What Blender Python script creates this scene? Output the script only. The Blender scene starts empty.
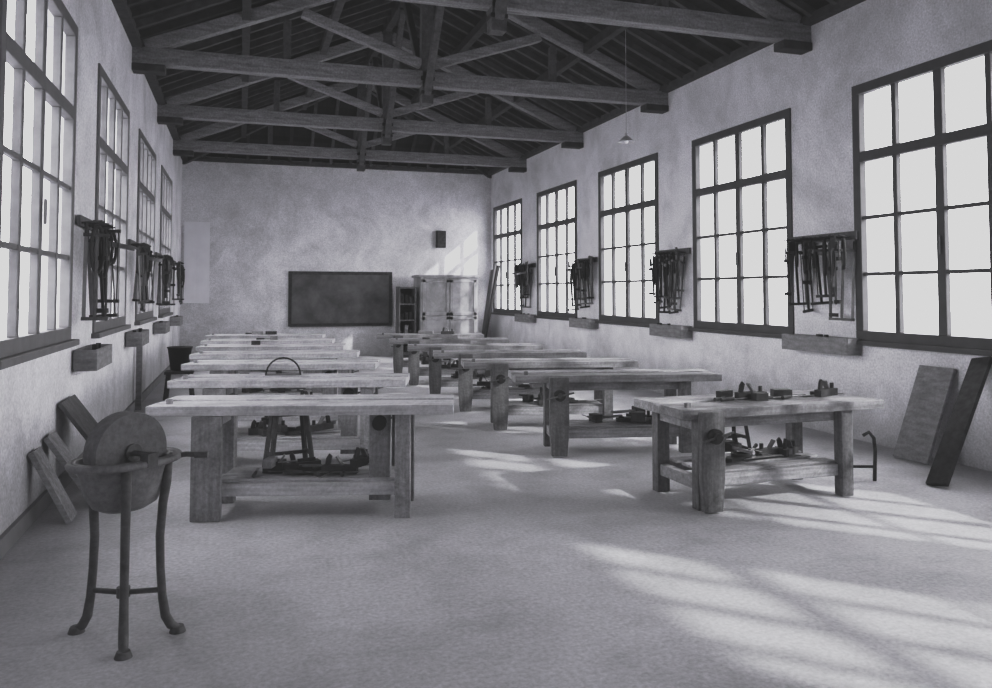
import bpy, math, random
from mathutils import Matrix, Vector, Euler
random.seed(7)
sc=bpy.context.scene
PI=math.pi
# ------------------------------------------------------------ materials
def gray(v,t=1.0): return (v*0.985,v*0.98,v*1.02*t,1)
def mat(name,v,rough=0.8,var=0.3,scale=(1,1,1),nscale=8.0,bump=0.1,island=0.0,fine=0.0,spec=0.2,metal=0.0,stain=0.0,sscale=0.5,fscale=38,low=0.0,dist=0.6):
    m=bpy.data.materials.new(name); m.use_nodes=True
    nt=m.node_tree; N=nt.nodes; L=nt.links
    b=N['Principled BSDF']
    b.inputs['Roughness'].default_value=rough
    b.inputs['Specular IOR Level'].default_value=spec
    b.inputs['Metallic'].default_value=metal
    tc=N.new('ShaderNodeTexCoord'); mp=N.new('ShaderNodeMapping')
    mp.inputs['Scale'].default_value=scale
    L.new(tc.outputs['Object'],mp.inputs['Vector'])
    n=N.new('ShaderNodeTexNoise'); n.inputs['Scale'].default_value=nscale
    n.inputs['Detail'].default_value=6; n.inputs['Roughness'].default_value=0.6
    L.new(mp.outputs['Vector'],n.inputs['Vector'])
    r=N.new('ShaderNodeValToRGB')
    r.color_ramp.elements[0].position=0.3; r.color_ramp.elements[1].position=0.7
    r.color_ramp.elements[0].color=gray(v*(1-var)); r.color_ramp.elements[1].color=gray(min(1,v*(1+var*0.6)))
    L.new(n.outputs['Fac'],r.inputs['Fac'])
    out=r.outputs['Color']
    def mul(fac_socket,lo,hi,prev,a=0.0,c=1.0):
        mr=N.new('ShaderNodeMapRange'); mr.inputs['To Min'].default_value=lo; mr.inputs['To Max'].default_value=hi
        mr.inputs['From Min'].default_value=a; mr.inputs['From Max'].default_value=c
        L.new(fac_socket,mr.inputs['Value'])
        mx=N.new('ShaderNodeVectorMath'); mx.operation='SCALE'
        L.new(prev,mx.inputs[0]); L.new(mr.outputs['Result'],mx.inputs['Scale'])
        return mx.outputs[0]
    def noise(sc_,det,rg=0.55,dist=0.0):
        q=N.new('ShaderNodeTexNoise'); q.inputs['Scale'].default_value=sc_; q.inputs['Detail'].default_value=det
        q.inputs['Roughness'].default_value=rg; q.inputs['Distortion'].default_value=dist
        L.new(tc.outputs['Object'],q.inputs['Vector']); return q.outputs['Fac']
    if island>0:
        g=N.new('ShaderNodeNewGeometry')
        out=mul(g.outputs['Random Per Island'],1-island,1+island*0.5,out)
    if fine>0: out=mul(noise(fscale,4,.7),1-fine,1+fine,out,0.3,0.7)
    if stain>0: out=mul(noise(sscale,10,0.72,dist),1-stain,1.0,out,0.36,0.54)
    if low>0:   # grime rising from the floor (real dirt on the lower wall)
        sp=N.new('ShaderNodeSeparateXYZ'); L.new(tc.outputs['Object'],sp.inputs[0])
        ad=N.new('ShaderNodeMath'); ad.operation='MULTIPLY_ADD'; L.new(noise(2.2,9,.75,.3),ad.inputs[0]); ad.inputs[1].default_value=1.8; L.new(sp.outputs['Z'],ad.inputs[2])
        out=mul(ad.outputs[0],1-low,1.0,out,0.85,1.8)
    L.new(out,b.inputs['Base Color'])
    if bump>0:
        bp=N.new('ShaderNodeBump'); bp.inputs['Strength'].default_value=bump; bp.inputs['Distance'].default_value=0.02
        L.new(n.outputs['Fac'],bp.inputs['Height']); L.new(bp.outputs['Normal'],b.inputs['Normal'])
    return m
M_wall=mat('plaster_whitewash',0.76,0.95,0.12,(1,1,1),1.8,0.2,fine=0.24,stain=0.22,sscale=0.9,fscale=45,low=.40)
M_floor=mat('concrete_floor',0.52,0.75,0.18,(1,1,1),0.7,0.05,fine=0.22,spec=0.25,stain=0.22,sscale=1.3,fscale=40,dist=0.0)
M_base=mat('baseboard_paint',0.22,0.8,0.2,(1,1,1),4,0.1)
M_frame_backlit=mat('window_frame_backlit',0.07,0.6,0.2,(1,1,1),6,0.05)  # same paint on both walls; backlit darkness of right frames put into colour
M_frameL=mat('window_frame_lit',0.14,0.6,0.2,(1,1,1),6,0.05)  # lighter copy of the frame paint, left side's brightness put into colour
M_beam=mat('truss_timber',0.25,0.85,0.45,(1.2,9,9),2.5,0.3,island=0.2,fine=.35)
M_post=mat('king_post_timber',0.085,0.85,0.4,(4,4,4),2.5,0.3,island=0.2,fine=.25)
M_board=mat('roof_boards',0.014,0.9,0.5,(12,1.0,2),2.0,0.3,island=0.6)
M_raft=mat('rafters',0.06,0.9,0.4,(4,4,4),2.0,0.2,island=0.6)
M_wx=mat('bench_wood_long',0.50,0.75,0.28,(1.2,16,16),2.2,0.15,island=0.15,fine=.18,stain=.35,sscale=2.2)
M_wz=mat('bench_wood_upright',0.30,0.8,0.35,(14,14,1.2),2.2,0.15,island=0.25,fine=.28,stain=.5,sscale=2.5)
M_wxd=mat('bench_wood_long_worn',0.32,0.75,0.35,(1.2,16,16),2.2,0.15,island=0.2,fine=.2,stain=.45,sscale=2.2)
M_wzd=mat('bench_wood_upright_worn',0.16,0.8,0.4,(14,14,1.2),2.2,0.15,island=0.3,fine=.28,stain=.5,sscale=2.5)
M_dark=mat('dark_iron',0.018,0.6,0.4,(1,1,1),10,0.1,spec=0.2)
M_iron=mat('cast_iron_worn',0.07,0.6,0.4,(1,1,1),14,0.2,spec=0.3,fine=.3)
M_trough=mat('trough_metal',0.17,0.6,0.4,(1,1,1),9,0.2,spec=0.3,fine=.3,stain=.4,sscale=5)
M_stone=mat('grindstone_sandstone',0.15,0.9,0.3,(1,1,1),30,0.3,stain=.4,sscale=4)
M_dwood=mat('dark_tool_wood',0.045,0.7,0.5,(5,5,5),3,0.1,island=0.6)
M_mwood=mat('tool_wood_mid',0.12,0.7,0.5,(5,5,5),3,0.1,island=0.6)
M_steel=mat('tool_steel',0.14,0.5,0.3,(3,3,3),5,0.0,spec=0.4)
M_slate=mat('slate_board',0.13,0.9,0.4,(1,1,1),2.5,0.02,spec=.1,stain=.3,sscale=1.5)
M_cab=mat('painted_cabinet',0.36,0.7,0.2,(1,1,1),3,0.05,island=0.06,stain=.35,sscale=1.5)
M_shade=mat('enamel_white',0.85,0.6,0.05,(1,1,1),3,0)
M_lampg=mat('enamel_grey',0.45,0.6,0.05,(1,1,1),3,0)
M_ground=mat('yard_ground',0.45,0.95,0.25,(1,1,1),0.4,0.0)
M_plank=mat('plank_grey',0.24,0.8,0.35,(3,3,12),2,0.1,island=0.2,fine=.2)
M_panel=mat('dark_panel_wood',0.11,0.8,0.35,(8,8,1),2,0.1,island=0.2,fine=.2)

# ------------------------------------------------------------ mesh builder
class MB:
    def __init__(s): s.v=[];s.f=[];s.m=[];s.sm=[];s.mats=[]
    def mi(s,m):
        if m not in s.mats: s.mats.append(m)
        return s.mats.index(m)
    def add(s,vs,fs,m,smooth=False,M=None):
        o=len(s.v)
        for v in vs:
            v=Vector(v)
            if M is not None: v=M@v
            s.v.append(tuple(v))
        k=s.mi(m)
        for f in fs:
            s.f.append([i+o for i in f]); s.m.append(k); s.sm.append(smooth)
    def box(s,c,d,m,M=None,rot=None):
        x,y,z=[q/2 for q in d]
        vs=[Vector((a*x,b*y,cc*z)) for a in(-1,1) for b in(-1,1) for cc in(-1,1)]
        if rot: 
            R=Euler(rot).to_matrix(); vs=[R@v for v in vs]
        c=Vector(c); vs=[v+c for v in vs]
        s.add(vs,[(0,1,3,2),(4,6,7,5),(0,4,5,1),(2,3,7,6),(0,2,6,4),(1,5,7,3)],m,False,M)
    def mm(s,a,b,m,M=None):
        s.box([(a[i]+b[i])/2 for i in range(3)],[abs(b[i]-a[i]) for i in range(3)],m,M)
    def beam(s,p,q,w,h,m,M=None,up=(0,0,1)):
        p=Vector(p);q=Vector(q);d=(q-p);l=d.length;d.normalize()
        sd=d.cross(Vector(up))
        if sd.length<1e-4: sd=d.cross(Vector((0,1,0)))
        sd.normalize();u=sd.cross(d)
        vs=[]
        for t in(p,q):
            for a,b in((-1,-1),(1,-1),(1,1),(-1,1)): vs.append(t+sd*(a*w/2)+u*(b*h/2))
        s.add(vs,[(3,2,1,0),(4,5,6,7),(0,1,5,4),(1,2,6,5),(2,3,7,6),(3,0,4,7)],m,False,M)
    def cyl(s,p,q,r,m,r2=None,n=14,M=None,smooth=True):
        p=Vector(p);q=Vector(q);d=(q-p).normalized()
        a=d.cross(Vector((0,0,1)))
        if a.length<1e-4:a=Vector((1,0,0))
        a.normalize();b=d.cross(a); r2=r if r2 is None else r2
        A=[p+(a*math.cos(t)+b*math.sin(t))*r for t in[2*PI*i/n for i in range(n)]]
        B=[q+(a*math.cos(t)+b*math.sin(t))*r2 for t in[2*PI*i/n for i in range(n)]]
        s.add(A+B,[(i,(i+1)%n,n+(i+1)%n,n+i) for i in range(n)],m,smooth,M)
        s.add(A,[list(range(n))[::-1]],m,False,M); s.add(B,[list(range(n))],m,False,M)
    def tube(s,pts,r,m,n=8,M=None,closed=False,radii=None):
        pts=[Vector(p) for p in pts];k=len(pts);vs=[];ref=None
        for i,p in enumerate(pts):
            if closed: d=pts[(i+1)%k]-pts[i-1]
            else: d=pts[min(i+1,k-1)]-pts[max(i-1,0)]
            d.normalize()
            if ref is None:
                ref=d.cross(Vector((0.123,0.3,0.9)));ref.normalize()
            else:
                ref=ref-d*ref.dot(d);ref.normalize()
            b=d.cross(ref);rr=radii[i] if radii else r
            for j in range(n):
                t=2*PI*j/n; vs.append(p+(ref*math.cos(t)+b*math.sin(t))*rr)
        fs=[]
        for i in range(k if closed else k-1):
            for j in range(n):
                a=i*n+j;b_=i*n+(j+1)%n;c=((i+1)%k)*n+(j+1)%n;d_=((i+1)%k)*n+j
                fs.append((a,b_,c,d_))
        if not closed:
            fs.append(list(range(n))[::-1]);fs.append([(k-1)*n+j for j in range(n)])
        s.add(vs,fs,m,True,M)
    def prism(s,pts,th,m,M=None):
        n=len(pts)
        A=[(p[0],-th/2,p[1]) for p in pts];B=[(p[0],th/2,p[1]) for p in pts]
        s.add(A+B,[(i,(i+1)%n,n+(i+1)%n,n+i) for i in range(n)]+[list(range(n))[::-1],[n+i for i in range(n)]],m,False,M)
    def rev(s,prof,c,m,sx=1,sy=1,n=28,M=None,rz=0):
        vs=[];k=len(prof)
        for r,z in prof:
            for j in range(n):
                t=2*PI*j/n; x=r*math.cos(t)*sx;y=r*math.sin(t)*sy
                vs.append((c[0]+x*math.cos(rz)-y*math.sin(rz),c[1]+x*math.sin(rz)+y*math.cos(rz),c[2]+z))
        fs=[(i*n+j,i*n+(j+1)%n,(i+1)*n+(j+1)%n,(i+1)*n+j) for i in range(k-1) for j in range(n)]
        s.add(vs,fs,m,True,M)
    def obj(s,name,loc=(0,0,0),rz=0,bevel=0.0):
        me=bpy.data.meshes.new(name); me.from_pydata(s.v,[],s.f)
        for m in s.mats: me.materials.append(m)
        me.polygons.foreach_set('material_index',s.m)
        me.polygons.foreach_set('use_smooth',s.sm)
        me.update()
        o=bpy.data.objects.new(name,me); sc.collection.objects.link(o)
        o.location=loc;o.rotation_euler=(0,0,rz)
        if bevel>0:
            b=o.modifiers.new('bev','BEVEL');b.width=bevel;b.segments=2;b.limit_method='ANGLE';b.angle_limit=math.radians(50)
        return o

# ------------------------------------------------------------ room
XL,XR,YB,YN=-1.37,6.4,20.5,-2.0
WT=0.3; HT=4.85; RZ=6.6; XC=(XL+XR)/2
ST,SR,SL=3.84,1.10,1.22
winR=[(7.1-3.28*k-2.2,7.1-3.28*k) for k in(-4,-3,-2,-1,0,1,2)]
winL=[(a-2.2,a) for a in(17.45,14.15,10.85,7.5)]  # unseen windows nearer the camera left out so solid wall darkens the foreground
b=MB(); b.mm((XL-WT,YN-WT,-0.1),(XR+WT,YB+WT,0),M_floor); b.obj('floor')
def wall(name,x0,x1,wins,sill):
    b=MB(); top=HT+0.02
    ws=sorted(wins)
    ys=YN-WT; ye=YB+WT
    b.mm((x0,ys,0),(x1,ye,sill),M_wall)
    b.mm((x0,ys,ST),(x1,ye,top),M_wall)
    cur=ys
    for a,c in ws:
        b.mm((x0,cur,sill),(x1,a,ST),M_wall); cur=c
    b.mm((x0,cur,sill),(x1,ye,ST),M_wall)
    return b.obj(name)
wall('wall_left',XL-WT,XL,winL,SL)
wall('wall_right',XR,XR+WT,winR,SR)
b=MB(); b.mm((XL,YB,0),(XR,YB+WT,HT+0.05),M_wall); b.obj('wall_back')
b=MB(); b.mm((XL,YN-WT,0),(XR,YN,HT),M_wall)
b.add([(XL,YN-WT,HT),(XR,YN-WT,HT),(XC,YN-WT,RZ),(XL,YN,HT),(XR,YN,HT),(XC,YN,RZ)],[(0,1,2),(5,4,3),(0,3,4,1),(1,4,5,2),(2,5,3,0)],M_wall)
b.obj('wall_near')
b=MB(); b.mm((XL,YN,0),(XL+0.03,YB,0.12),M_base); b.obj('baseboard_left')
# windows
def window(idx,x,sgn,y0,y1,z0,z1,mt):
    b=MB(); d=0.08
    def bx(ya,yb,za,zb,dd=d,off=0): 
        xc=x+sgn*(dd/2-0.02+off); b.box((xc,(ya+yb)/2,(za+zb)/2),(dd,yb-ya,zb-za),mt)
    f=0.085
    bx(y0-0.02,y1+0.02,z0-0.02,z0+f);bx(y0-0.02,y1+0.02,z1-f,z1+0.02)
    bx(y0-0.02,y0+f,z0+f,z1-f);bx(y1-f,y1+0.02,z0+f,z1-f)
    zt=z0+(z1-z0)*0.715
    bx(y0+f,y1-f,zt-0.05,zt+0.06)
    ym=(y0+y1)/2
    for k in(1,2,3):
        yy=y0+(y1-y0)*k/4; w=0.10 if k==2 else 0.06
        bx(yy-w/2,yy+w/2,z0+f,zt-0.05,0.06,0.01); bx(yy-w/2,yy+w/2,zt+0.06,z1-f,0.06,0.01)
    for k in(1,2):
        zz=z0+f+(zt-0.05-z0-f)*k/3
        for j in range(4):
            a=y0+(y1-y0)*j/4;c=y0+(y1-y0)*(j+1)/4
            a+= f if j==0 else 0.025; c-= f if j==3 else 0.025
            bx(a,c,zz-0.02,zz+0.02,0.045,0.018)
    b.box((x-sgn*0.035,ym,z0+0.95),(0.02,0.03,0.18),mt)
    b.box((x-sgn*0.03,ym,z0-0.045),(0.09,y1-y0+0.14,0.05),mt)
    b.obj('window_%d'%idx,bevel=0.006)
n=1
for a,c in winR: window(n,XR,1,a,c,SR,ST,M_frame_backlit);n+=1
for a,c in winL: window(n,XL,-1,a,c,SL,ST,M_frameL);n+=1

# roof
YH=18.3
sl=(RZ-HT)/(XC-XL); ov=0.35
b=MB()
def zside(x): return HT+sl*((x-XL) if x<XC else (XR-x))
def quadslab(p,th=0.03):
    p=[Vector(q) for q in p]; up=Vector((0,0,th))
    vs=p+[q+up for q in p]; n=len(p)
    b.add(vs,[list(range(n))[::-1],list(range(n,2*n))]+[(i,(i+1)%n,n+(i+1)%n,n+i) for i in range(n)],M_board)
nb=22
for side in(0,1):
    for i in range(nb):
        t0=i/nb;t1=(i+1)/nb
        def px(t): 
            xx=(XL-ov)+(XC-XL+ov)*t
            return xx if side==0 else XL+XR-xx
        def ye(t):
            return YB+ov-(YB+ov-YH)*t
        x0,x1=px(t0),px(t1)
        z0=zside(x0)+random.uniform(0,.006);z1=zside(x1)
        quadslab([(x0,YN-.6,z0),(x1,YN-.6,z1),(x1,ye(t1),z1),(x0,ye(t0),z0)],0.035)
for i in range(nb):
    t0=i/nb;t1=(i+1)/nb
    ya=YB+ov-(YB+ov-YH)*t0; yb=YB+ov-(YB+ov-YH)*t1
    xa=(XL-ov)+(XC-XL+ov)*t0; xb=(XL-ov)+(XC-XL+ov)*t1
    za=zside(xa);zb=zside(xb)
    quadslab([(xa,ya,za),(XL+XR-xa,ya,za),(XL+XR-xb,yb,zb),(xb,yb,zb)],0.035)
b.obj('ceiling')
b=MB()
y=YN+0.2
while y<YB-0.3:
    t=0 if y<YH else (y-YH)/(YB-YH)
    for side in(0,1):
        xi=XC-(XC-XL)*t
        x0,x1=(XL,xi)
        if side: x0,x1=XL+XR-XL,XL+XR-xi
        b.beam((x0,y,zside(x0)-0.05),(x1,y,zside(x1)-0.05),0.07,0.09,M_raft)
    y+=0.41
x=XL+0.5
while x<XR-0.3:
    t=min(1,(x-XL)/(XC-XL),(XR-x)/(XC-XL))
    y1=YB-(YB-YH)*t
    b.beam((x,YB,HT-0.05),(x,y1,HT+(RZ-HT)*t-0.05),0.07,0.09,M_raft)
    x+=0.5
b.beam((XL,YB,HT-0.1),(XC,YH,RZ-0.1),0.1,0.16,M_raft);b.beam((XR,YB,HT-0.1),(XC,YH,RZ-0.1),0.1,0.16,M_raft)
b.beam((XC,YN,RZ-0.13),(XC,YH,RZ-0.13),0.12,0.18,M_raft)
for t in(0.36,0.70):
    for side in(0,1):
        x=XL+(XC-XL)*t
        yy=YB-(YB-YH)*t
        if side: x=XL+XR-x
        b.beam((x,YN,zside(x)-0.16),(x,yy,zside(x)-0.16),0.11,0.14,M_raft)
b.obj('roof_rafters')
for nm,x in(('left',XL+0.06),('right',XR-0.06)):
    b=MB(); b.mm((x-0.06,YN,HT-0.1),(x+0.06,YB,HT),M_raft); b.obj('trim_%d'%(1 if nm=='left' else 2))
b=MB(); b.mm((XL+.12,YB-.12,HT-0.08),(XR-.12,YB,HT+.02),M_raft); b.obj('trim_3')
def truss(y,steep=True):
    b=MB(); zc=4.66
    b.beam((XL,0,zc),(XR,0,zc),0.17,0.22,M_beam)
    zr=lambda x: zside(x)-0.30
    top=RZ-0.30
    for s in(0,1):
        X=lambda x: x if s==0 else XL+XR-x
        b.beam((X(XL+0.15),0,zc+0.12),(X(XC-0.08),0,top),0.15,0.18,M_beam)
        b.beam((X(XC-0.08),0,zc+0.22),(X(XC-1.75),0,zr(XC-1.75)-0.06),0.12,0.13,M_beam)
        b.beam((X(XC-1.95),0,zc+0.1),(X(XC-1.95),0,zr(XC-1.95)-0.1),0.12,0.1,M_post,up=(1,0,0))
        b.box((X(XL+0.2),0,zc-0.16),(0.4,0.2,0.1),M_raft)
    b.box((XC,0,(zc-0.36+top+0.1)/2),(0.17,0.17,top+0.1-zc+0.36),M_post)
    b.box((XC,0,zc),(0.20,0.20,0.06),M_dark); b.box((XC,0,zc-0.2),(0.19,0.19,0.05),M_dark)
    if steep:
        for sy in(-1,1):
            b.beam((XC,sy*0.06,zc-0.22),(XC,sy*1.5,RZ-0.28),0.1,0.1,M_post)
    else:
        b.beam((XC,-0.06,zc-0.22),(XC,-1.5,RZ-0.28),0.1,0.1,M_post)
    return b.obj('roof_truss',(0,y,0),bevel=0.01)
for y in(17.75,14.47,11.18,7.85,4.6,1.3): truss(y,y<17)

b=MB(); b.mm((-60,-60,-0.32),(60,80,-0.12),M_ground); b.obj('ground')

# ------------------------------------------------------------ tools
def T(x,y,z,rz=0,rx=0,ry=0): return Matrix.Translation((x,y,z))@Euler((rx,ry,rz)).to_matrix().to_4x4()
def t_plane(b,M):
    b.prism([(-.13,0),(.13,0),(.13,.055),(.02,.06),(-.13,.055)],.06,M_dwood,M)
    b.box((0.0,0,.085),(.012,.045,.09),M_steel,M,rot=(0,-.6,0))
    b.prism([(-.11,.055),(-.075,.055),(-.06,.12),(-.08,.14),(-.10,.11)],.022,M_dwood,M)
    b.cyl(M@Vector((.09,0,.05)),M@Vector((.09,0,.1)),.016,M_dwood,n=10)
def t_mallet(b,M):
    b.box((.12,0,.04),(.08,.13,.08),M_dwood,M); b.cyl(M@Vector((-.2,0,.04)),M@Vector((.1,0,.04)),.014,M_plank,n=8)
def t_chisel(b,M):
    b.cyl(M@Vector((-.1,0,.016)),M@Vector((.03,0,.016)),.015,M_dwood,r2=.011,n=8)
    b.box((.1,0,.014),(.14,.02,.005),M_steel,M)
def t_saw(b,M):
    b.prism([(0,0),(.42,.03),(.42,.09),(0,.13)],.004,M_steel,M)
    b.prism([(-.13,.02),(-.08,0),(.02,.01),(.03,.12),(-.05,.14),(-.11,.12)],.022,M_dwood,M)
def t_clamp(b,M,L=.6):
    b.box((0,0,L/2),(.03,.012,L),M_iron,M); b.box((.05,0,L-.03),(.12,.03,.04),M_dark,M)
    b.box((.05,0,L*.35),(.12,.03,.04),M_dark,M); b.cyl(M@Vector((.09,0,L*.1)),M@Vector((.09,0,L*.35)),.01,M_iron,n=8)
def t_bow(b,M,L=.6,H=.32,m=None):
    m=m or random.choice([M_dwood,M_mwood])
    b.box((0,0,0),(.03,.02,H),m,M); b.box((L,0,0),(.03,.02,H),m,M)
    b.box((L/2,0,0),(L,.02,.024),m,M); b.box((L/2,0,-H/2+.02),(L,.003,.03),M_steel,M)
    b.cyl(M@Vector((0,0,H/2-.02)),M@Vector((L,0,H/2-.02)),.006,M_dark,n=6)
    b.cyl(M@Vector((-.1,0,-H/2+.02)),M@Vector((0,0,-H/2+.02)),.015,m,n=8)
def t_square(b,M):
    b.box((0,0,-.12),(.03,.02,.24),M_dwood,M); b.box((.13,0,-.02),(.26,.005,.045),M_steel,M)
def t_block(b,M):
    b.box((0,0,.03),(random.uniform(.1,.3),random.uniform(.05,.1),.06),random.choice([M_plank,M_dwood]),M)
def heap(name,W,D,count,loc,rz,tall=False,flat=False):
    b=MB()
    for i in range(count):
        x=random.uniform(-W/2,W/2);y=random.uniform(-D/2,D/2);a=random.uniform(0,6.28)
        if flat: a=random.uniform(-.4,.4)
        z=0 if i<count*.6 or flat else random.uniform(.03,.08)
        ch=[t_plane,t_chisel,t_block,t_chisel,t_block] if flat else [t_plane,t_mallet,t_plane,t_chisel,t_block,t_chisel]
        random.choice(ch)(b,T(x,y,z+0.002,a))
    if tall:
        t_saw(b,T(random.uniform(-W/3,W/3),0,.012,random.uniform(-.4,.4),rx=1.45))
        cx=random.uniform(-W/3,W/3)
        b.tube([(cx+.08*math.cos(t)+.01*math.sin(3*t),.08*math.sin(t),.012+.002*t) for t in[k*.5 for k in range(36)]],.008,M_dark,n=6)
    return b.obj(name,loc,rz)

# ------------------------------------------------------------ workbench
def bench(xl,yf,L,rzdeg,kind,topitems=0,shelf=6,HB=.80,D=.62,ia=.42,ib=.36):
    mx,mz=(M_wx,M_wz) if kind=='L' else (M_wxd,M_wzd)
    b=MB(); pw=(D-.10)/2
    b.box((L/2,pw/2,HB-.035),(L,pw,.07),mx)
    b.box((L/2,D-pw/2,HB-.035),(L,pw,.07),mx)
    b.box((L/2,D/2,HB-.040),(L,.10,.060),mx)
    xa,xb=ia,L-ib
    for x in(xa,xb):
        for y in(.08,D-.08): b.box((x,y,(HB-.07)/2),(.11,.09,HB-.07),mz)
        b.box((x,D/2,HB-.125),(.07,D-.25,.09),mx)
        b.box((x,D/2,.18),(.07,D-.25,.09),mx)
    for y in(.10,D-.10): b.box(((xa+xb)/2,y,.20),(xb-xa-.11,.045,.09),mx)
    if kind=='R': b.box(((xa+xb)/2,.13,HB-.115),(xb-xa-.11,.03,.09),mx)
    for k in range(3): b.box(((xa+xb)/2,D/2+(D-.34)/2*(k-1),.257),(xb-xa-.1,.125,.022),mx)
    def vise(x,y,sg,w):
        z=HB-.18
        yj=y+sg*.085
        b.prism([(-w/2*.8,.015),(w/2*.8,.015),(w/2,.25),(w/2,HB-.01),(-w/2,HB-.01),(-w/2,.25)],.055,mz,T(x,yj,0))
        b.cyl((x,y-sg*.02,z),(x,yj+sg*.10,z),.027,M_dwood)
        b.cyl((x,yj+sg*.03,z),(x,yj+sg*.07,z),.055,M_dark)
        b.cyl((x-.13,yj+sg*.085,z-.03),(x+.13,yj+sg*.085,z+.03),.009,M_iron,n=8)
        b.box((x,y+sg*.02,.10),(.04,.16,.03),mx)
    if kind=='L':
        b.box((xa,.015,(HB-.07)/2),(.21,.04,HB-.075),mz)
        b.box((xb-.17,.16,(HB-.07)/2+.05),(.15,.06,HB-.18),mz)
        b.cyl((xb-.17,.06,.66),(xb-.17,.14,.66),.05,M_dark)
        vise(xb-.04,D-.05,1,.17)
    else:
        vise(xa,.03,-1,.19)
    b.box((.12,.13,HB+.015),(.04,.04,.04),mz)
    rz=math.radians(rzdeg)
    b.obj('workbench',(xl,yf,0),rz,bevel=0.006)
    def W(x,y,z): 
        return (xl+x*math.cos(rz)-y*math.sin(rz),yf+x*math.sin(rz)+y*math.cos(rz),z)
    if shelf: heap('hand_tools',(xb-xa)-.45,.22,shelf,W((xa+xb)/2,D/2,.270),rz,True)
    if topitems: heap('hand_tools',L*.55,.26,topitems,W(L*.58,D/2,HB+.001),rz,False,True)
for i,(y,n_) in enumerate([(6.08,0),(7.8,0),(9.55,0),(11.05,0),(12.55,1),(14.1,2),(15.8,4)]):
    bench(-.62,y,2.14,-15 if i<3 else -11,'L',n_,18 if i==0 else 9)
bench(3.06,5.14,1.84,1,'R',11,13,HB=.74,D=.74,ia=.20,ib=.34)
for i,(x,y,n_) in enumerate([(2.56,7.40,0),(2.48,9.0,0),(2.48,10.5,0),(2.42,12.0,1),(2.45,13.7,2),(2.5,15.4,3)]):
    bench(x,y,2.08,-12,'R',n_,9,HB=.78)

# ------------------------------------------------------------ wall tool racks
def rack(x,y,sgn,seed,n=9,w=1.0,loops=True):
    random.seed(seed)
    b=MB()
    b.box((.02,0,2.22),(.03,w,.09),M_panel)
    for k in range(n):
        yy=-w/2+.08+(w-.16)*(k+random.uniform(-.25,.25))/(n-1)
        b.cyl((.03,yy,2.2),(.2,yy,2.22),.01,M_dwood,n=6)
        c=random.random()
        dz=random.uniform(-.10,.04)
        R=T(.11+random.uniform(0,.07),yy,dz,random.choice([0,PI/2])+random.uniform(-.4,.4))
        if c<.5: t_bow(b,R@T(0,0,2.14,ry=PI/2+random.uniform(-.12,.12)),L=random.uniform(.5,.82),H=random.uniform(.2,.28))
        elif c<.7: t_clamp(b,R@T(0,0,2.2,rx=PI),L=random.uniform(.45,.85))
        elif c<.85: t_square(b,R@T(0,0,2.15,ry=.2))
        else: t_saw(b,R@T(0,0,2.15,ry=PI/2))
        if loops and k%2==0:
            h=random.uniform(.14,.24)
            b.tube([(.16+.04*math.cos(t),yy+.03+.06*math.cos(t),2.18-h+h*math.sin(t)) for t in[q*2*PI/14 for q in range(14)]],.016,M_dark,n=6,closed=True)
    b.box((.09,0,.93),(.18,w,.02),M_mwood); b.box((.18,0,1.01),(.018,w,.18),M_plank)
    b.box((.01,0,1.01),(.018,w,.18),M_plank)
    for yy in(-w/2,w/2): b.box((.095,yy,1.01),(.17,.018,.18),M_plank)
    for k in range(3):
        yy=random.uniform(-w/2+.1,w/2-.1)
        b.box((.09,yy,1.03),(.04,.03,.18),M_dwood)
    b.obj('tool_rack',(x,y,0),0 if sgn>0 else PI)
rack(XR-.012,7.60,-1,12,13,1.08)
for k,y in enumerate([10.93,14.2,17.5]): rack(XR-.012,y,-1,21+k,16,.95)
for k,y in enumerate([8.07,11.35,14.7,18.0]): rack(XL+.012,y,1,31+k,7,.85)
random.seed(3)
# ------------------------------------------------------------ chalkboard, cabinet etc
b=MB(); x0,x1,z0,z1=1.17,3.68,.80,2.08
b.mm((x0,YB-.03,z0),(x1,YB-.005,z1),M_slate)
for a in((x0-.04,z0-.04,x1+.04,z0+.03),(x0-.04,z1-.03,x1+.04,z1+.05)): b.mm((a[0],YB-.05,a[1]),(a[2],YB-.004,a[3]),M_dwood)
for xx in(x0,x1,): b.mm((xx-.04,YB-.05,z0+.03),(xx+.04,YB-.004,z1-.03),M_dwood)
b.mm((x0,YB-.12,z0-.05),(x1,YB-.05,z0-.03),M_panel)
b.obj('chalkboard',bevel=.004)
b=MB()
b.mm((4.25,19.45,.08),(5.72,20.3,1.98),M_cab)
b.mm((4.20,19.40,1.98),(5.77,20.33,2.04),M_cab); b.mm((4.27,19.47,0),(5.70,20.3,.08),M_cab)
for xx in(4.29,5.0):
    for za,zb in((.14,1.0),(1.03,1.93)):
        b.mm((xx,19.43,za),(xx+.69,19.452,za+.08),M_cab);b.mm((xx,19.43,zb-.08),(xx+.69,19.452,zb),M_cab)
        b.mm((xx,19.43,za),(xx+.08,19.452,zb),M_cab);b.mm((xx+.61,19.43,za),(xx+.69,19.452,zb),M_cab)
b.mm((4.975,19.44,.1),(4.995,19.455,1.95),M_panel)
b.cyl((4.93,19.42,1.05),(4.93,19.44,1.05),.02,M_dark);b.cyl((5.05,19.42,1.05),(5.05,19.44,1.05),.02,M_dark)
b.obj('storage_cabinet',bevel=.006)
b=MB()
for xx in(3.72,4.12): b.mm((xx,19.5,0),(xx+.03,19.95,1.75),M_panel)
for k in range(5): b.mm((3.75,19.5,.1+.4*k),(4.12,19.95,.13+.4*k),M_panel)
b.mm((3.75,19.93,0.05),(4.12,19.95,1.74),M_dwood)
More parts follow.
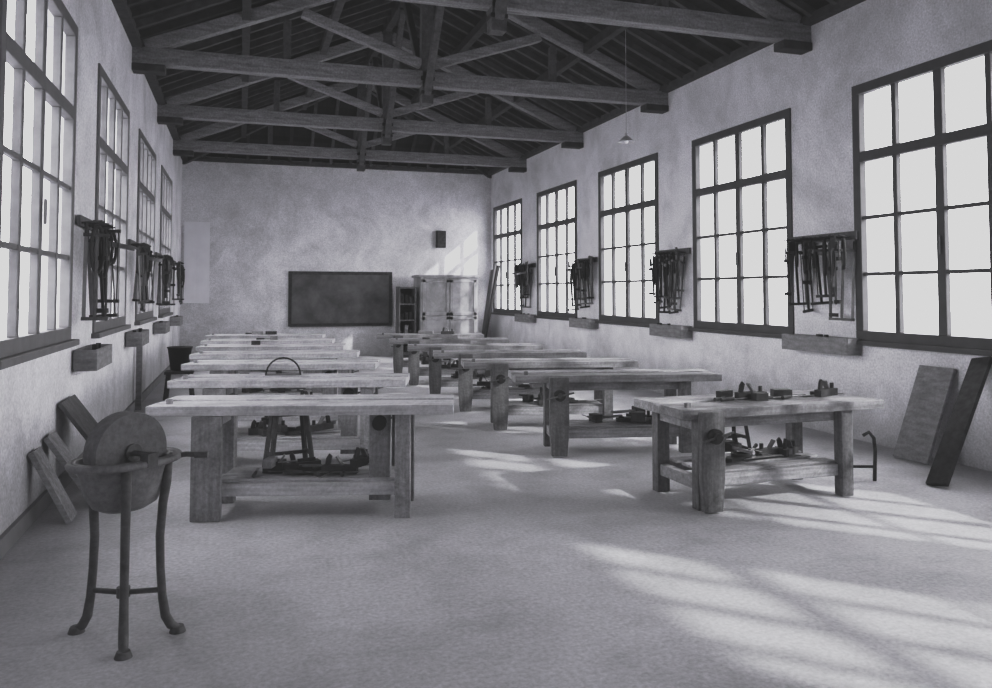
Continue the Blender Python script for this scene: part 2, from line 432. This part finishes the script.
for k in range(4):
    for j in range(3): b.mm((3.78+.11*j,19.6,.13+.4*k),(3.86+.11*j,19.8,.13+.4*k+random.uniform(.1,.28)),random.choice([M_dwood,M_plank,M_dark]))
b.obj('shelf_unit')
b=MB(); b.mm((4.88,YB-.1,2.78),(5.13,YB,3.22),M_dark); b.mm((4.90,YB-.115,2.80),(5.11,YB-.1,3.20),M_dwood); b.cyl((5.08,YB-.13,3),(5.08,YB-.11,3),.015,M_iron)
b.obj('fuse_box',bevel=.005)
b=MB(); b.beam((5.95,19.9,0.02),(6.33,20.1,2.2),.04,.3,M_panel,up=(0,1,0)); b.beam((5.86,19.55,0.02),(6.32,19.6,2.3),.05,.14,M_dwood,up=(0,1,0)); b.obj('leaning_plank')
b=MB(); b.mm((-1.30,YB-.05,1.35),(-.72,YB-.005,3.3),M_shade)
b.mm((-1.24,YB-.06,1.41),(-1.04,YB-.05,3.24),M_shade); b.mm((-.98,YB-.06,1.41),(-.78,YB-.05,3.24),M_shade)
b.obj('window_shutter')
b=MB()
b.rev([(.0,.02),(.13,.02),(.17,.34),(.18,.34),(.185,.36),(.165,.36),(.12,.05),(0,.05)],(0,0,.42),M_dark)
b.box((0,0,.40),(.40,.34,.04),M_dwood)
for a in(-.15,.15):
    for c in(-.12,.12): b.beam((a,c,.39),(a*1.25,c*1.25,0),.04,.04,M_dwood)
b.obj('bucket_stand',(-.86,13.0,0))
b=MB(); b.mm((XL+.03,11.9,0),(XL+.10,11.98,1.1),M_plank); b.mm((XL,11.88,0.95),(XL+.05,12.0,1.05),M_plank); b.obj('wall_post')

# leaning boards - left wall
b=MB()
b.beam((-1.10,6.30,.012),(-1.345,6.30,.50),.035,.22,M_wxd,up=(0,1,0))
b.beam((-1.00,6.75,.012),(-1.345,6.75,.53),.035,.26,M_wxd,up=(0,1,0))
b.obj('leaning_board')
b=MB()
b.beam((-.84,7.35,.015),(-1.345,7.35,.72),.03,.55,M_panel,up=(0,1,0)); b.obj('leaning_board')
# right wall boards
b=MB(); b.beam((6.02,6.05,.02),(6.37,6.05,.88),.03,.40,M_plank,up=(0,1,0)); b.obj('leaning_panel')
b=MB(); b.beam((5.46,5.22,.02),(6.36,5.55,1.0),.04,.18,M_dwood,up=(0,1,0)); b.obj('leaning_board')

def stool(x,y,rz=0,h=.5):
    b=MB(); b.box((0,0,h),(.36,.24,.035),M_dwood)
    for sx in(-1,1):
        for sy in(-1,1): b.beam((sx*.13,sy*.07,h-.01),(sx*.19,sy*.12,0),.035,.035,M_dwood)
        b.beam((sx*.165,-.10,.2),(sx*.165,.10,.2),.025,.03,M_dwood)
    b.beam((-.165,0,.2),(.165,0,.2),.025,.03,M_dwood)
    b.obj('wooden_stool',(x,y,0),rz,bevel=.004)
stool(.42,7.25,.2,.55); stool(4.5,6.75,.1,.5)
b=MB(); b.tube([(.16*math.cos(t),0,.16*math.sin(t)+.01) for t in[PI*k/14 for k in range(15)]],.008,M_dark,n=8); b.box((0,0,.012),(.34,.01,.02),M_steel)
b.obj('coping_saw',(.40,7.95,.80),-.2)
b=MB()
for x in(0,.20):
    b.tube([(x,0,0),(x+.01,0,.25),(x+.0,0,.36),(x-.04,0,.41),(x-.09,0,.38)],.015,M_dwood,n=8)
b.cyl((0,0,.12),(.20,0,.12),.012,M_dwood)
b.obj('iron_trestle',(4.95,5.62,0),-.35)

# ------------------------------------------------------------ grinder
b=MB(); wz=.815; wr=.18; phi=math.radians(-50)
ax=Vector((math.cos(phi),math.sin(phi),0)); pl=Vector((-math.sin(phi),math.cos(phi),0))
C=Vector((0,0,wz))
up=Vector((0,0,.035))
b.cyl(C-ax*.05+up,C+ax*.05+up,wr,M_stone,n=48)
b.cyl(C-ax*.065+up,C+ax*.065+up,.04,M_iron,n=20)
b.cyl(C-ax*.17+up,C+ax*.20+up,.013,M_iron,n=10)
rzp=math.atan2(pl.y,pl.x)
b.rev([(.02,-.235),(.10,-.23),(.15,-.205),(.185,-.15),(.205,-.07),(.225,-.015),(.240,-.008),(.240,.010),(.212,.010),(.195,-.07),(.17,-.14),(.14,-.19),(.02,-.215)],(0,0,wz),M_trough,sx=1,sy=.74,rz=rzp,n=36)
b.tube([C+pl*(.250*math.cos(t))+ax*(.188*math.sin(t))+Vector((0,0,-.005)) for t in[2*PI*k/36 for k in range(36)]],.017,M_trough,n=8,closed=True)
for s in(-1,1):
    b.box(C+ax*(.175*s)+Vector((0,0,.015)),(.06,.05,.06),M_iron,rot=(0,0,phi))
b.tube([C+Vector((.19,.05,-.01)),C+Vector((.26,.03,.0)),C+Vector((.34,.02,-.005))],.013,M_iron,n=8)
b.cyl(C+Vector((.30,.025,-.005)),C+Vector((.36,.015,-.005)),.015,M_mwood)
angs=[math.radians(a) for a in(152,278,355)]
for a in angs:
    d=Vector((math.cos(a),math.sin(a),0))
    P=[(.185,.80),(.18,.70),(.165,.60),(.155,.45),(.160,.30),(.170,.17),(.185,.08),(.21,.035),(.24,.015)]
    b.tube([d*r+Vector((0,0,z)) for r,z in P],.018,M_iron,n=10,radii=[.022,.022,.021,.020,.019,.020,.022,.022,.017])
    b.cyl(d*.24+Vector((0,0,0)),d*.24+Vector((0,0,.028)),.038,M_iron,r2=.028)
    b.tube([Vector((0,0,.2)),Vector((.17*math.cos(a),.17*math.sin(a),.2))],.012,M_iron,n=8)
b.cyl((0,0,.18),(0,0,.225),.03,M_iron)
b.obj('grinding_wheel',(-.50,4.13,0))

b=MB(); b.cyl((0,0,0.1),(0,0,2.0),.004,M_lampg,n=6); b.rev([(.02,.08),(.04,.07),(.11,.0),(.115,-.005),(.105,-.005),(.03,.06),(.0,.07)],(0,0,0),M_lampg)
b.cyl((0,0,.06),(0,0,.12),.02,M_lampg); b.rev([(0,-.03),(.02,-.02),(.03,.0),(.02,.04),(.01,.08)],(0,0,0),M_shade,n=12)
b.obj('pendant_lamp',(5.1,10.0,3.70))

# ------------------------------------------------------------ light
w=bpy.data.worlds.new('sky'); sc.world=w; w.use_nodes=True
bg=w.node_tree.nodes['Background']; bg.inputs['Color'].default_value=(.98,.97,1,1); bg.inputs['Strength'].default_value=9.6
sl_=bpy.data.lights.new('sun','SUN'); sl_.energy=4.2; sl_.angle=math.radians(1.3)
so=bpy.data.objects.new('sun',sl_); sc.collection.objects.link(so)
el=math.radians(30.5); dv=Vector((-.707*math.cos(el),.707*math.cos(el),-math.sin(el)))
so.rotation_euler=dv.to_track_quat('-Z','Y').to_euler(); so.location=(12,-6,12)
def portal(x,y0,y1,z0,z1,sgn):
    l=bpy.data.lights.new('window_portal','AREA'); l.shape='RECTANGLE'; l.size=y1-y0; l.size_y=z1-z0
    l.cycles.is_portal=True
    o=bpy.data.objects.new('window_portal',l); sc.collection.objects.link(o)
    o.location=(x+sgn*.15,(y0+y1)/2,(z0+z1)/2)
    d=Vector((-sgn,0,0)); z=-d; xax=Vector((0,1,0)); yax=z.cross(xax)
    o.rotation_euler=Matrix((xax,yax,z)).transposed().to_euler()
for a,c in winR: portal(XR,a,c,SR,ST,1)
for a,c in winL: portal(XL,a,c,SL,ST,-1)

# ------------------------------------------------------------ camera
cd=bpy.data.cameras.new('camera'); cam=bpy.data.objects.new('camera',cd); sc.collection.objects.link(cam)
cd.sensor_width=36; cd.lens=29.03; cd.clip_start=.05; cd.clip_end=300
pitch=2.5
cam.location=(0,0,1.59); cam.rotation_euler=(math.radians(90+pitch),0,math.radians(-17.7))
cd.shift_y=-(51+800*math.tan(math.radians(pitch)))/992
sc.camera=cam
sc.view_settings.view_transform='Standard'
vs=sc.view_settings
vs.exposure=0
vs.use_curve_mapping=True
cm=vs.curve_mapping; cm.extend='HORIZONTAL'
c=cm.curves[3]
c.points[0].location=(0,.014); c.points[1].location=(1,.68)
c.points.new(.5,.47); c.points.new(.2,.175)
cm.update()
